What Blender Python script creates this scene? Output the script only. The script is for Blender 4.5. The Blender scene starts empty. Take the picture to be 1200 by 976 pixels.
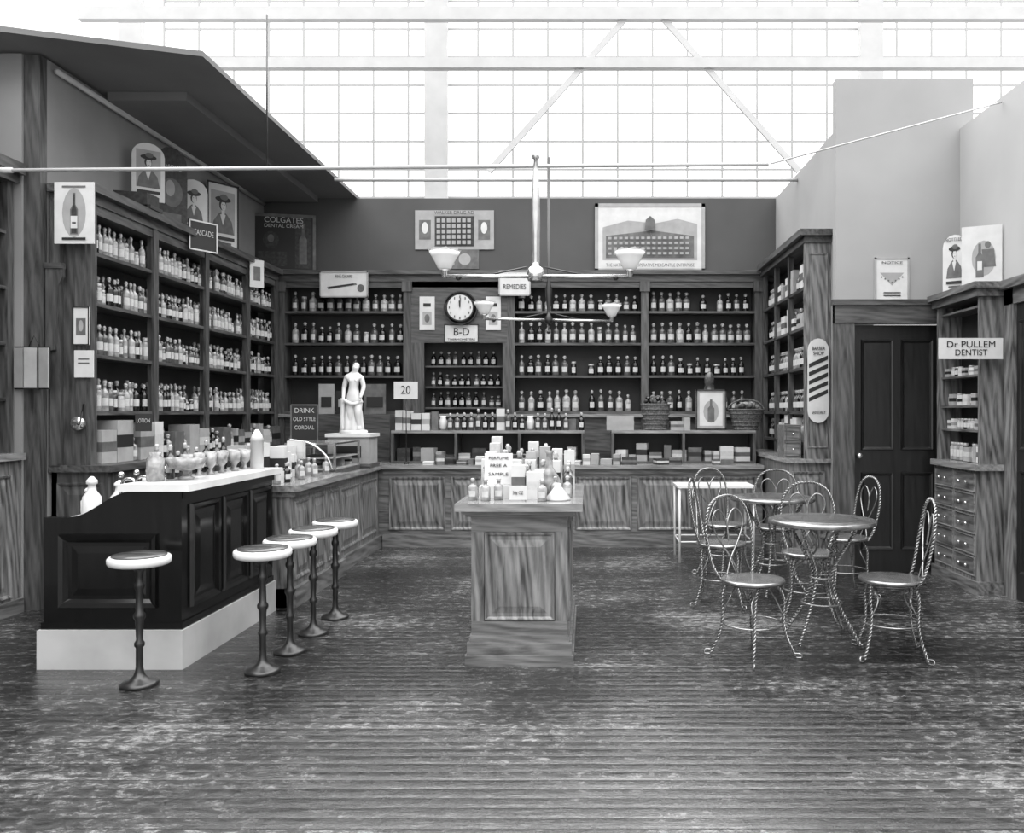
import bpy, math, random
from mathutils import Vector, Matrix
random.seed(7)
S=bpy.context.scene
pi=math.pi
def lin(g):
    c=g/255.0
    return c/12.92 if c<=0.04045 else ((c+0.055)/1.055)**2.4
# ---------------------------------------------------------------- materials
def base(name,rough=.5,spec=.5,metal=0):
    m=bpy.data.materials.new(name); m.use_nodes=True
    b=m.node_tree.nodes['Principled BSDF']
    b.inputs['Roughness'].default_value=rough
    b.inputs['Metallic'].default_value=metal
    b.inputs['Specular IOR Level'].default_value=spec
    return m,m.node_tree,b
def ramp(nt,fac,stops):
    r=nt.nodes.new('ShaderNodeValToRGB')
    e=r.color_ramp.elements
    while len(e)<len(stops): e.new(.5)
    for i,(p,g) in enumerate(stops):
        l=lin(g); e[i].position=p; e[i].color=(l,l,l,1)
    nt.links.new(fac,r.inputs[0]); return r
def mapped(nt,scale):
    t=nt.nodes.new('ShaderNodeTexCoord'); mp=nt.nodes.new('ShaderNodeMapping')
    mp.inputs['Scale'].default_value=scale
    nt.links.new(t.outputs['Object'],mp.inputs[0]); return mp
def noise(nt,vec,scale,detail=4,dist=0,rough=.5):
    n=nt.nodes.new('ShaderNodeTexNoise'); n.inputs['Scale'].default_value=scale
    n.inputs['Detail'].default_value=detail; n.inputs['Distortion'].default_value=dist
    n.inputs['Roughness'].default_value=rough
    nt.links.new(vec.outputs[0],n.inputs['Vector']); return n
def plain(name,g,rough=.5,var=8,scale=5,spec=.5,metal=0):
    m,nt,b=base(name,rough,spec,metal)
    mp=mapped(nt,(1,1,1)); n=noise(nt,mp,scale)
    r=ramp(nt,n.outputs[0],[(.3,max(0,g-var)),(.7,min(255,g+var))])
    nt.links.new(r.outputs[0],b.inputs['Base Color']); return m
def wood(name,ga,gb,axis,rough=.4,spec=.5,figure=.5):
    m,nt,b=base(name,rough,spec)
    sc=[7,7,7]; sc[axis]=.7
    mp=mapped(nt,sc); n=noise(nt,mp,3.5,8,.6,.65)
    sc2=[1,1,1]; sc2[axis]=.16
    mp2=mapped(nt,sc2)
    w=nt.nodes.new('ShaderNodeTexWave'); w.wave_type='BANDS'; w.bands_direction='DIAGONAL'
    w.inputs['Scale'].default_value=11; w.inputs['Distortion'].default_value=11
    w.inputs['Detail'].default_value=3; w.inputs['Detail Scale'].default_value=.6
    nt.links.new(mp2.outputs[0],w.inputs['Vector'])
    mx=nt.nodes.new('ShaderNodeMath'); mx.operation='MULTIPLY_ADD'
    mx.inputs[1].default_value=figure*.24
    nt.links.new(w.outputs['Fac'],mx.inputs[0]); 
    m2=nt.nodes.new('ShaderNodeMath'); m2.operation='MULTIPLY'; m2.inputs[1].default_value=1-figure*.12
    nt.links.new(n.outputs[0],m2.inputs[0]); nt.links.new(m2.outputs[0],mx.inputs[2])
    r=ramp(nt,mx.outputs[0],[(.34,ga),(.74,gb)])
    nt.links.new(r.outputs[0],b.inputs['Base Color'])
    bp=nt.nodes.new('ShaderNodeBump'); bp.inputs['Strength'].default_value=.08
    nt.links.new(n.outputs[0],bp.inputs['Height']); nt.links.new(bp.outputs[0],b.inputs['Normal'])
    return m
oakV=wood('oak_vertical',42,124,2,.36,figure=.8)
oakX=wood('oak_along_x',48,118,0,.36)
oakY=wood('oak_along_y',48,118,1,.36)
midV=wood('stained_wood_v',34,86,2,.38)
midX=wood('stained_wood_x',34,86,0,.38)
midY=wood('stained_wood_y',34,86,1,.38)
topX=wood('counter_top_x',90,140,0,.2)
topY=wood('counter_top_y',90,140,1,.2)
darkV=wood('mahogany_v',4,15,2,.16,figure=.3)
darkY=wood('mahogany_y',4,15,1,.16,figure=.3)
doorM=wood('door_wood',13,30,2,.33,figure=.3)
backM=plain('shelf_interior',32,.6,8)
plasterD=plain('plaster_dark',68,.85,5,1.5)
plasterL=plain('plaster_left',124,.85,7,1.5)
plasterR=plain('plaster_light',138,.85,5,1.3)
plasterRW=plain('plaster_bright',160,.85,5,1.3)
ceilM=plain('ceiling_board',98,.8,8,1.2)
white=plain('white_enamel',200,.3,4)
plinthM=plain('white_plinth',156,.5,14,3)
paper=plain('paper',184,.7,6,9)
paper2=plain('paper_cream',140,.7,8,9)
ink=plain('ink',20,.6,4)
grayink=plain('gray_ink',82,.6,14,12)
marble=plain('marble',195,.2,14,3)
statM=plain('statue_plaster',194,.45,6,8)
gl_l=plain('glass_light',126,.1,32,20)
gl_m=plain('glass_mid',64,.1,22,20)
gl_d=plain('glass_dark',14,.08,8,20)
stop=plain('stopper',140,.15,25,30)
label=plain('bottle_label',172,.6,8,40)
metal=plain('dark_iron',20,.35,6,10,.6)
copper=plain('wire_metal',132,.26,25,12,.6,.8)
nickel=plain('nickel',190,.18,10,12,.6,.9)
mull=plain('painted_sash',146,.6,4)
beam=plain('painted_beam',164,.6,5)
wick=plain('wicker',70,.7,35,60)
shadeM=plain('opal_glass',218,.2,4)
seatM=plain('cane_seat',130,.35,25,30)
tabM=wood('table_wood',40,92,0,.18)
clothD=plain('dark_goods',36,.6,16,30)

def floor_mat():
    m,nt,b=base('floor_boards',.3,.8)
    def mth(op,a,bv=None,c=None):
        k=nt.nodes.new('ShaderNodeMath'); k.operation=op
        for i,v in enumerate((a,bv,c)):
            if v is None: continue
            if isinstance(v,(int,float)): k.inputs[i].default_value=v
            else: nt.links.new(v,k.inputs[i])
        return k.outputs[0]
    def noi(sc,s,d=4,r=.5,di=0): return noise(nt,mapped(nt,sc),s,d,di,r).outputs[0]
    tc=nt.nodes.new('ShaderNodeTexCoord')
    sp=nt.nodes.new('ShaderNodeSeparateXYZ'); nt.links.new(tc.outputs['Object'],sp.inputs[0])
    yy=mth('DIVIDE',sp.outputs[1],.078); fr=mth('FRACT',yy); fl=mth('FLOOR',yy)
    wn=nt.nodes.new('ShaderNodeTexWhiteNoise'); wn.noise_dimensions='1D'; nt.links.new(fl,wn.inputs['W'])
    cen=mth('SUBTRACT',fr,.5); ab=mth('ABSOLUTE',cen); gap=mth('GREATER_THAN',ab,.47)
    n1=noi((3.2,5.5,1),4,12,.78,.3); n2=noi((1,1.2,1),.8,3); n3=noi((1.5,14,1),3,6,.6)
    s=mth('MULTIPLY_ADD',n2,.5,mth('MULTIPLY',n1,.9)); s=mth('MULTIPLY_ADD',wn.outputs[0],.07,s)
    r=ramp(nt,s,[(.58,6),(.69,18),(.79,58),(.88,112)])
    mm=nt.nodes.new('ShaderNodeMix'); mm.data_type='RGBA'; nt.links.new(gap,mm.inputs['Factor'])
    nt.links.new(r.outputs[0],mm.inputs[6]); mm.inputs[7].default_value=(.001,.001,.001,1)
    nt.links.new(mm.outputs[2],b.inputs['Base Color'])
    def mrg(v,a,bb,c,d):
        k=nt.nodes.new('ShaderNodeMapRange'); nt.links.new(v,k.inputs[0])
        for i,q in enumerate((a,bb,c,d)): k.inputs[i+1].default_value=q
        return k.outputs[0]
    nt.links.new(mrg(n1,.38,.62,.06,.34),b.inputs['Roughness'])
    nt.links.new(mrg(n1,.42,.58,1.0,.35),b.inputs['Specular IOR Level'])
    b.inputs['IOR'].default_value=1.75
    amp=mth('MULTIPLY_ADD',wn.outputs[0],-.006,-.005)
    cup=mth('MULTIPLY',mth('MULTIPLY',cen,cen),amp)
    h=mth('ADD',mth('ADD',cup,mth('MULTIPLY',n3,.0026)),mth('MULTIPLY',n1,.003)); h=mth('MULTIPLY_ADD',gap,-.0012,h)
    bp=nt.nodes.new('ShaderNodeBump'); bp.inputs['Strength'].default_value=1; bp.inputs['Distance'].default_value=1
    nt.links.new(h,bp.inputs['Height']); nt.links.new(bp.outputs[0],b.inputs['Normal'])
    return m
floorM=floor_mat()
# ---------------------------------------------------------------- mesh builder
class MB:
    def __init__(s): s.v=[];s.f=[];s.m=[];s.sm=[];s.mats=[]
    def mi(s,m):
        if m not in s.mats: s.mats.append(m)
        return s.mats.index(m)
    def add(s,v,f,m,sm=False):
        o=len(s.v); s.v+= [tuple(p) for p in v]; k=s.mi(m)
        for q in f: s.f.append([i+o for i in q]); s.m.append(k); s.sm.append(sm)
    def box(s,x0,x1,y0,y1,z0,z1,m):
        s.obox((x0,y0,z0),(x1-x0,0,0),(0,y1-y0,0),(0,0,z1-z0),m)
    def obox(s,o,a,b,c,m):
        o,a,b,c=map(Vector,(o,a,b,c))
        v=[o,o+a,o+a+b,o+b,o+c,o+a+c,o+a+b+c,o+b+c]
        f=[(0,3,2,1),(4,5,6,7),(0,1,5,4),(1,2,6,5),(2,3,7,6),(3,0,4,7)]
        if a.cross(b).dot(c)<0: f=[q[::-1] for q in f]
        s.add(v,f,m)
    def rbox(s,cx,cy,z0,w,d,h,ang,m):
        c,sn=math.cos(ang),math.sin(ang)
        a=Vector((c*w,sn*w,0)); b=Vector((-sn*d,c*d,0))
        s.obox(Vector((cx,cy,z0))-a/2-b/2,a,b,(0,0,h),m)
    def lathe(s,c,prof,m,n=16,sm=True,sx=1,sy=1,wav=0,wn=8):
        v=[];f=[]
        for r,z in prof:
            for i in range(n):
                a=2*pi*i/n; rr=r*(1+wav*math.sin(wn*a)) if wav else r
                v.append((c[0]+rr*math.cos(a)*sx,c[1]+rr*math.sin(a)*sy,c[2]+z))
        for j in range(len(prof)-1):
            for i in range(n):
                k=(i+1)%n; f.append((j*n+i,j*n+k,(j+1)*n+k,(j+1)*n+i))
        if prof[0][0]>1e-4: f.append(tuple(range(n))[::-1])
        if prof[-1][0]>1e-4: f.append(tuple((len(prof)-1)*n+i for i in range(n)))
        s.add(v,f,m,sm)
    def tube(s,pts,r,m,n=6,closed=False):
        pts=[Vector(p) for p in pts]; N=len(pts); v=[];f=[]
        rs=r if isinstance(r,(list,tuple)) else [r]*N
        ref=None
        for i,p in enumerate(pts):
            if closed: t=pts[(i+1)%N]-pts[i-1]
            else: t=pts[min(i+1,N-1)]-pts[max(i-1,0)]
            t.normalize()
            if ref is None: ref=t.orthogonal().normalized()
            ref=(ref-t*ref.dot(t)); 
            ref=ref.normalized() if ref.length>1e-6 else t.orthogonal().normalized()
            b=t.cross(ref)
            for k in range(n):
                a=2*pi*k/n; v.append(p+(ref*math.cos(a)+b*math.sin(a))*rs[i])
        for i in range(N if closed else N-1):
            j=(i+1)%N
            for k in range(n):
                l=(k+1)%n; f.append((i*n+k,i*n+l,j*n+l,j*n+k))
        if not closed: f.append(tuple(range(n))[::-1]); f.append(tuple((N-1)*n+i for i in range(n)))
        s.add(v,f,m,True)
    def twist(s,pts,r,m,off=.007,pitch=.045):
        P=smooth(pts,10); out=[[],[]]
        Q=[Vector(p) for p in P]
        d=[0]
        for i in range(1,len(Q)): d.append(d[-1]+(Q[i]-Q[i-1]).length)
        n=max(8,int(d[-1]/(pitch/5))); j=0
        ref=None
        for i in range(n+1):
            l=d[-1]*i/n
            while j<len(d)-2 and d[j+1]<l: j+=1
            tt=(l-d[j])/max(1e-9,d[j+1]-d[j]); p=Q[j].lerp(Q[j+1],tt)
            t=(Q[j+1]-Q[j]).normalized()
            if ref is None: ref=t.orthogonal().normalized()
            ref=(ref-t*ref.dot(t)).normalized(); b=t.cross(ref)
            a=2*pi*l/pitch
            o=ref*math.cos(a)+b*math.sin(a)
            out[0].append(p+o*off); out[1].append(p-o*off)
        for o in out: s.tube(o,r,m,4)
    def prismY(s,pts,y0,y1,m):
        n=len(pts); v=[(x,y0,z) for x,z in pts]+[(x,y1,z) for x,z in pts]
        f=[tuple(range(n)),tuple(range(n,2*n))[::-1]]+[((i+1)%n,i,n+i,n+(i+1)%n) for i in range(n)]
        s.add(v,f,m)
    def prismZ(s,pts,z0,z1,m):
        n=len(pts); v=[(x,y,z0) for x,y in pts]+[(x,y,z1) for x,y in pts]
        f=[tuple(range(n))[::-1],tuple(range(n,2*n))]+[(i,(i+1)%n,n+(i+1)%n,n+i) for i in range(n)]
        s.add(v,f,m)
    def panel(s,o,u,n,w,h,m,mf=None,mold=.03,p=.016):
        o,u,n=Vector(o),Vector(u),Vector(n); z=Vector((0,0,1)); mf=mf or m
        def ring(t,e): return [o+u*t+z*t+n*e,o+u*(w-t)+z*t+n*e,o+u*(w-t)+z*(h-t)+n*e,o+u*t+z*(h-t)+n*e]
        L=[(0,.0),(.006,p),(mold*.6,p*.8),(mold,.002),(mold+.02,.002)]
        if min(w,h)>.3: L.append((mold+.06,.012))
        rings=[ring(t,e) for t,e in L]; v=sum(rings,[])
        f=[]
        for j in range(len(rings)-1):
            for i in range(4):
                k=(i+1)%4; f.append((4*j+i,4*j+k,4*j+4+k,4*j+4+i))
        f2=[tuple(4*(len(rings)-1)+i for i in range(4))]
        if u.cross(z).dot(n)<0: f=[q[::-1] for q in f]; f2=[q[::-1] for q in f2]
        s.add(v,f,m); s.add(v,f2,mf)
    def sphere(s,c,r,m,n=12,sx=1,sy=1,sz=1):
        s.lathe(c,[(r*math.sin(pi*j/8),-r*sz*math.cos(pi*j/8)) for j in range(9)],m,n,True,sx,sy)
    def obj(s,name,loc=(0,0,0),rot=(0,0,0),mesh=None,parent=None):
        me=bpy.data.meshes.new(name); me.from_pydata(s.v,[],s.f)
        for m in s.mats: me.materials.append(m)
        me.polygons.foreach_set('material_index',s.m); me.polygons.foreach_set('use_smooth',s.sm); me.update()
        o=bpy.data.objects.new(name,me); S.collection.objects.link(o); o.location=loc; o.rotation_euler=rot
        if parent: o.parent=parent
        return o
def smooth(pts,k=8,closed=False):
    P=[Vector(p) for p in pts]; N=len(P); out=[]
    g=(lambda i:P[i%N]) if closed else (lambda i:P[max(0,min(N-1,i))])
    for i in range(N if closed else N-1):
        a,b,c,d=g(i-1),g(i),g(i+1),g(i+2)
        for j in range(k):
            t=j/k
            out.append(.5*((2*b)+(c-a)*t+(2*a-5*b+4*c-d)*t*t+(3*b-a-3*c+d)*t**3))
    if not closed: out.append(P[-1])
    return out
def circ(c,r,n=32): return [(c[0]+r*math.cos(2*pi*i/n),c[1]+r*math.sin(2*pi*i/n),c[2]) for i in range(n)]
def inst(o,loc,rz=0):
    k=bpy.data.objects.new(o.name.split('.')[0],o.data); S.collection.objects.link(k); k.location=loc; k.rotation_euler=(0,0,rz); return k
def lab_(mb,x,y,z,r,h,face,z0,z1):
    a0=math.atan2(face[1],face[0]); v=[];R_=r*1.03
    for i in range(5):
        a=a0+(i-2)*.36
        for zz in (z0,z1): v.append((x+R_*math.cos(a),y+R_*math.sin(a),z+zz*h))
    mb.add(v,[(2*i,2*i+2,2*i+3,2*i+1) for i in range(4)],label,True)
def bottle(mb,x,y,z,r,h,body,face=(0,-1),lab=True,n=10,st=None):
    mb.lathe((x,y,z),[(r*.95,0),(r,.03*h),(r,.58*h),(r*.8,.66*h),(r*.36,.72*h),(r*.36,.82*h),(r*.52,.83*h)],body,n)
    mb.lathe((x,y,z),[(r*.5,.83*h),(r*.3,.86*h),(r*.55,.93*h),(r*.3,h)],st or stop,8)
    if lab: lab_(mb,x,y,z,r,h,face,.18,.44)
def jar(mb,x,y,z,r,h,body,face):
    mb.lathe((x,y,z),[(r*.95,0),(r,.03*h),(r,.75*h),(r*.75,.82*h)],body,10)
    mb.lathe((x,y,z),[(r*.8,.82*h),(r*.85,.86*h),(r*.85,h)],stop,10)
    lab_(mb,x,y,z,r,h,face,.2,.6)
def rowbottles(mb,axis,a0,a1,c,z,face,hm=.25,dens=.108,mats=(gl_m,gl_m,gl_l,gl_d),gap=.04,mix=0,wob=0):
    a=a0+.06
    h0=hm
    while a<a1-.05:
        if random.random()<gap: a+=dens; continue
        if random.random()<.15: h0=hm*random.uniform(.78,1.06)
        h=h0*random.uniform(.96,1.04); r=dens*.5*random.uniform(.68,.94)
        cc=c+random.uniform(-wob,wob)
        x,y=(a,cc) if axis=='x' else (cc,a)
        if random.random()<mix: jar(mb,x,y,z,r*random.uniform(.8,1),h*random.uniform(.5,.85),random.choice(mats),face)
        else: bottle(mb,x,y,z,r,h,random.choice(mats),face)
        a+=dens*random.uniform(.88,1.1)
def carton(mb,cx,cy,z,w,d,h,ang=0,m=None,face=(0,-1)):
    m=m or random.choice((paper,paper2,paper,grayink))
    mb.rbox(cx,cy,z,w,d,h,ang,m)
    mb.rbox(cx,cy,z+h*.35,w*1.012,d*1.012,h*.3,ang,random.choice((ink,grayink,paper2,label)))
# ---------------------------------------------------------------- signs
def sign(name,c,w,h,yaw=0,tilt=0,m=None,lines=(),art=(),border=None,t=.012,shape=None):
    m=m or paper
    mb=MB()
    if shape:
        mb.prismY([(x*w/2,z*h/2) for x,z in shape],-t/2,t/2,m)
    else: mb.box(-w/2,w/2,-t/2,t/2,-h/2,h/2,m)
    e=t/2
    if border:
        b=min(w,h)*.05
        for q in ((-w/2,w/2,-h/2,-h/2+b),(-w/2,w/2,h/2-b,h/2),(-w/2,-w/2+b,-h/2,h/2),(w/2-b,w/2,-h/2,h/2)):
            mb.box(q[0],q[1],-e-.006,-e+.001,q[2],q[3],border)
    for i,a in enumerate(art):
        k=-e-.001-.0006*i
        pts=a[0]; 
        mb.add([(x*w/2,k,z*h/2) for x,z in pts],[tuple(range(len(pts)))],a[1])
    o=mb.obj(name,c,(tilt,0,yaw))
    for txt,zz,fh,fw in lines:
        cu=bpy.data.curves.new(name+'_text','FONT'); cu.body=txt; cu.align_x='CENTER'; cu.align_y='CENTER'
        cu.size=fh*h*1.35; cu.extrude=.0008
        lum=ink if m in (paper,paper2,white) else label
        cu.materials.append(lum)
        to=bpy.data.objects.new('lettering',cu); S.collection.objects.link(to); to.parent=o
        to.location=(0,-e-.004-.0006*len(art),zz*h/2); to.rotation_euler=(pi/2,0,0)
        bpy.context.view_layer.update()
        if to.dimensions.x>0: to.scale=(min(2,fw*w/to.dimensions.x),1,1)
    return o
def R(x0,z0,x1,z1): return [(x0,z0),(x1,z0),(x1,z1),(x0,z1)]
def bot(cx,z0,z1,r): 
    h=z1-z0
    L=[(r,0),(r,.6),(r*.35,.72),(r*.35,1)]
    return [(cx+a,z0+b*h) for a,b in L]+[(cx-a,z0+b*h) for a,b in L[::-1]]
def ell(cx,cz,rx,rz,n=16): return [(cx+rx*math.cos(2*pi*i/n),cz+rz*math.sin(2*pi*i/n)) for i in range(n)]
# ================================================================ ROOM
b=MB(); b.box(-6,6,-2.5,11.4,-.1,0,floorM); b.obj('floor')
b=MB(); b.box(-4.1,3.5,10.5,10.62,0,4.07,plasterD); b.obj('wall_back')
b=MB(); b.box(-4.12,-4.0,6.3,10.5,0,4.05,plasterL); b.obj('wall_left')
b=MB(); b.box(-4.6,-4.48,-2.5,6.28,0,4.05,plasterL); b.box(-4.48,-4.12,6.2,6.3,0,4.05,plasterL)
b.box(-4.2,-4.0,6.22,6.3,0,4.05,midV); b.obj('wall_left_front')
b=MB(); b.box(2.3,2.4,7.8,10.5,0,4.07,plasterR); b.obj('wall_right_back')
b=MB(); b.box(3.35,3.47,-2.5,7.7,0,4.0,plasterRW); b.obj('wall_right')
b=MB(); b.box(2.23,2.37,7.7,7.8,0,4.45,plasterR); b.box(3.2,3.47,7.7,7.8,0,4.45,plasterR); b.box(2.37,3.2,7.7,7.8,2.24,4.45,plasterR); b.obj('wall_partition')
b=MB(); b.prismZ([(-5.2,5.5),(-2.85,6.3),(-2.85,10.62),(-5.2,10.62)],4.07,4.11,ceilM)
b.box(-3.95,-3.3,7.0,10.4,4.0,4.07,ceilM); b.obj('ceiling')
b=MB(); Yw=11.25
x=-5.6
while x<6.4:
    b.box(x-.013,x+.013,Yw,Yw+.012,3.9,7.4,mull); x+=.46
z=3.9
while z<7.5:
    b.box(-5.6,6.4,Yw+.002,Yw+.012,z-.013,z+.013,mull); z+=.37
for xx in (-2.0,3.7,-6): b.box(xx-.15,xx+.15,Yw-.1,Yw,3.9,7.4,beam)
b.obj('window_1')
b=MB(); b.box(-6,6.6,10.7,11.3,3.8,3.95,mull); b.obj('trim_window_sill')
b=MB(); Yt=10.0
b.box(-4.6,6.2,Yt,Yt+.1,5.48,5.6,beam)
for (x0,z0,x1,z1) in ((-1.15,4.25,.5,6.1),(2.5,4.3,.9,6.1)):
    L=math.hypot(x1-x0,z1-z0); ux,uz=(x1-x0)/L,(z1-z0)/L
    b.obox((x0,Yt+.03,z0),(ux*L,0,uz*L),(0,.03,0),(-uz*.07,0,ux*.07),beam)
b.box(-6,6.6,Yt,Yt+.1,6.05,6.2,beam)
b.obj('roof_truss')
b=MB()
b.tube([(-3.85,5.7,3.06),(1.2,5.7,3.1)],.013,beam,8); b.tube([(-2.15,5.7,3.06),(-2.15,5.7,4.1)],.006,metal,5)
b.tube([(-3.98,5.7,3.06),(-3.85,5.7,3.06)],.02,beam,8)
b.obj('overhead_gas_pipe')
b=MB(); b.tube([(-2.8,9.4,4.0),(2.3,9.4,4.0)],.02,beam,8); b.obj('overhead_tie_rod')
b=MB(); b.tube([(1.22,5.72,3.11),(3.34,6.9,3.95)],.006,beam,5); b.obj('overhead_wire')
b=MB(); b.tube([(-3.96,6.35,3.98),(-3.96,10.4,3.98)],.022,beam,6); b.obj('wall_pipe')
b=MB()
b.box(2.38,3.19,7.72,7.77,0,2.23,doorM)
for (px,pz,w,h) in ((2.46,1.1,.29,1.0),(2.82,1.1,.29,1.0),(2.46,.2,.29,.7),(2.82,.2,.29,.7)):
    b.panel((px,7.72,pz),(1,0,0),(0,-1,0),w,h,doorM,p=.02)
b.sphere((2.43,7.66,1.05),.028,nickel); b.tube([(2.43,7.72,1.05),(2.43,7.66,1.05)],.01,nickel)
b.obj('door_1')
b=MB()
b.box(2.2,2.38,7.64,7.7,0,2.42,midV); b.box(3.19,3.34,7.64,7.7,0,2.42,midV)
b.box(2.2,3.34,7.63,7.7,2.24,2.42,midX); b.box(2.18,3.35,7.61,7.7,2.4,2.45,midX)
b.obj('trim_door_casing')
b=MB()
b.box(3.3,3.348,5.7,6.6,0,2.3,doorM)
for pz,h in ((.2,.8),(1.15,1.0)):
    for py in (5.78,6.2): b.panel((3.3,py,pz),(0,1,0),(-1,0,0),.33,h,doorM)
b.obj('door_2')
b=MB(); b.box(3.27,3.348,6.58,6.72,0,2.4,oakV); b.box(3.27,3.348,5.58,5.72,0,2.4,oakV); b.box(3.27,3.348,5.58,6.72,2.28,2.4,oakY); b.box(3.22,3.348,5.5,6.73,2.4,2.47,oakY)
b.obj('trim_side_door')
# ================================================================ SHELVING
SZ=[1.45,1.88,2.27,2.65]
b=MB(); yf=10.2; yb=10.49
b.box(-3.72,2.07,10.45,yb,0,3.05,backM)
b.box(-3.9,2.25,yf-.02,yb,3.0,3.08,midX); b.box(-3.9,2.25,yf-.07,yb,3.08,3.13,midX); b.box(-3.7,2.05,yf,yf+.03,2.93,3.0,midX)
for xx in (-3.68,-2.17,-.93,.67,2.03):
    b.box(xx-.045,xx+.045,yf-.01,yb,0,3.0,midV)
    b.box(xx-.06,xx+.06,yf-.03,yf,2.88,3.0,midV)
for x0,x1 in ((-3.65,-2.2),(-.9,.64),(.7,2.0)):
    for z in SZ: b.box(x0,x1,yf+.01,yb-.03,z-.028,z,midX)
b.box(-2.13,-.97,yf,yf+.04,2.27,3.0,midX)
b.box(-2.13,-1.97,yf,yf+.04,1.4,2.27,midV); b.box(-1.03,-.97,yf,yf+.04,1.4,2.27,midV)
for z in (1.5,1.75,2.0): b.box(-1.97,-1.03,yf+.08,yb-.03,z-.02,z,midX)
b.box(-3.7,2.05,yf-.05,yb,1.38,1.42,topX); b.box(-3.65,2.0,yf+.02,yf+.05,0,1.38,midX)
b.obj('back_wall_shelving')
b=MB()
for x0,x1 in ((-3.6,-2.22),(-.87,.62),(.72,1.98)):
    for i,z in enumerate(SZ):
        if i==0 and x0<-3: continue
        rowbottles(b,'x',x0,x1,yf+.1,z,(0,-1),.235 if i==3 else .25, .106, (gl_m,gl_m,gl_l,gl_d) if i!=1 else (gl_d,gl_d,gl_m),mix=.08)
for z in (1.5,1.75,2.0): rowbottles(b,'x',-1.95,-1.03,yf+.2,z,(0,-1),.18,.09,(gl_d,gl_d,gl_m))
b.obj('apothecary_bottles_back')
b=MB(); xf=-3.72
b.box(-3.99,-3.95,6.34,10.19,0,3.05,backM)
YP=[6.37,7.29,8.27,9.28,10.12]
for y in YP:
    b.box(xf-.04,xf,y-.025,y+.025,1.05,3.0,midV); b.box(xf,xf+.025,y-.04,y+.04,1.05,3.0,midV)
b.box(-3.95,xf,6.34,6.39,1.05,3.0,midV)
for z in SZ: b.box(-3.95,xf+.01,6.39,10.15,z-.028,z,midY)
b.box(-3.99,xf+.03,6.32,10.15,3.0,3.07,midY); b.box(-3.99,xf+.09,6.28,10.15,3.07,3.13,midY)
b.box(-3.99,xf+.015,6.34,10.15,2.93,3.0,midY)
b.box(-3.99,-3.57,6.34,10.15,0,1.0,midV); b.box(-3.99,-3.53,6.3,10.15,1.0,1.05,midY)
b.panel((-3.95,6.34,.12),(1,0,0),(0,-1,0),.34,.8,midV)
y=6.45
while y<9.9: b.panel((-3.57,y,.12),(0,1,0),(1,0,0),.6,.8,midV); y+=.68
b.box(-3.97,-3.9,6.29,6.34,1.05,3.0,midV); b.box(-3.8,-3.72,6.31,6.34,1.05,3.0,midV)
b.prismY([(-3.985,2.5),(-3.86,2.5),(-3.86,2.44),(-3.89,2.38),(-3.9,2.25),(-3.92,1.9),(-3.985,1.9)],6.26,6.29,midV)
b.box(-3.99,-3.86,6.25,6.3,2.5,2.54,midX)
b.obj('left_wall_shelving')
b=MB()
for i,z in enumerate(SZ):
    for j in range(4):
        ms=(gl_m,gl_l,gl_l,gl_l,gl_l,gl_d) if i!=1 else (gl_d,gl_m,gl_l,gl_l)
        rowbottles(b,'y',YP[j]+.0,YP[j+1]+.02,xf-.06,z,(.7,-.75),.235,.076,ms,mix=.3,wob=.012,gap=.02)
        rowbottles(b,'y',YP[j]+.04,YP[j+1]+.02,xf-.15,z,(.7,-.75),.25,.085,ms,mix=.1)
b.obj('apothecary_bottles_left')
b=MB(); y=6.45
while y<10:
    w=random.uniform(.07,.24)
    if random.random()<.6:
        carton(b,-3.78,y+w/2,1.052,.2,w,random.uniform(.14,.34),0,random.choice((paper,paper2,grayink,paper2)))
    else:
        w=.09; bottle(b,-3.72,y+.045,1.052,.04,random.uniform(.18,.28),random.choice((gl_l,gl_d,gl_m)),(.8,-.6))
    y+=w+.01
b.obj('carton_stock')
b=MB(); xr=2.07
b.box(2.26,2.3,8.14,10.18,0,3.05,backM)
b.box(2.05,2.3,8.1,8.15,1.0,3.08,oakV)
for y in (8.17,8.85,9.5,10.13): b.box(xr,xr+.05,y-.025,y+.025,1.0,3.05,midV)
for z in SZ+[1.15]: b.box(xr,2.26,8.15,10.13,z-.028,z,midY)
b.box(2.04,2.3,8.08,10.15,3.05,3.11,midY); b.box(1.99,2.3,8.03,10.1,3.11,3.17,midY)
b.panel((2.08,8.1,1.1),(1,0,0),(0,-1,0),.19,1.85,oakV,mold=.02,p=.01)
b.box(1.9,2.3,8.12,10.15,0,.96,oakV); b.box(1.87,2.3,8.08,10.15,.96,1.0,topY)
b.panel((1.93,8.12,.12),(1,0,0),(0,-1,0),.32,.76,oakV)
b.obj('right_wall_shelving')
b=MB()
for i,z in enumerate(SZ+[1.15]):
    y=8.22
    while y<10:
        if i in (3,2,4) and y<9.3 and random.random()<.75:
            w=random.uniform(.08,.2); h=random.uniform(.12,.28); carton(b,2.16,y+w/2,z,.15,w,h,0,random.choice((paper,paper,paper2))); y+=w+.01
        else:
            bottle(b,2.15,y+.05,z,.04,.22,random.choice((gl_m,gl_l,gl_d)),(-.8,-.6)); y+=.09
b.obj('packaged_goods_right')
b=MB()
b.box(1.88,2.04,8.2,8.5,1.0,1.32,oakX)
for k in range(2):
    b.panel((1.89,8.2,1.02+k*.15),(1,0,0),(0,-1,0),.14,.135,oakX,mold=.012,p=.008); b.sphere((1.96,8.18,1.085+k*.15),.01,nickel,8)
b.obj('small_drawer_chest')
b=MB()
b.box(3.08,3.34,6.76,7.6,0,.98,oakV); b.box(3.04,3.34,6.72,7.6,.98,1.03,topY); b.box(3.05,3.34,6.74,7.6,0,.1,oakY)
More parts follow.
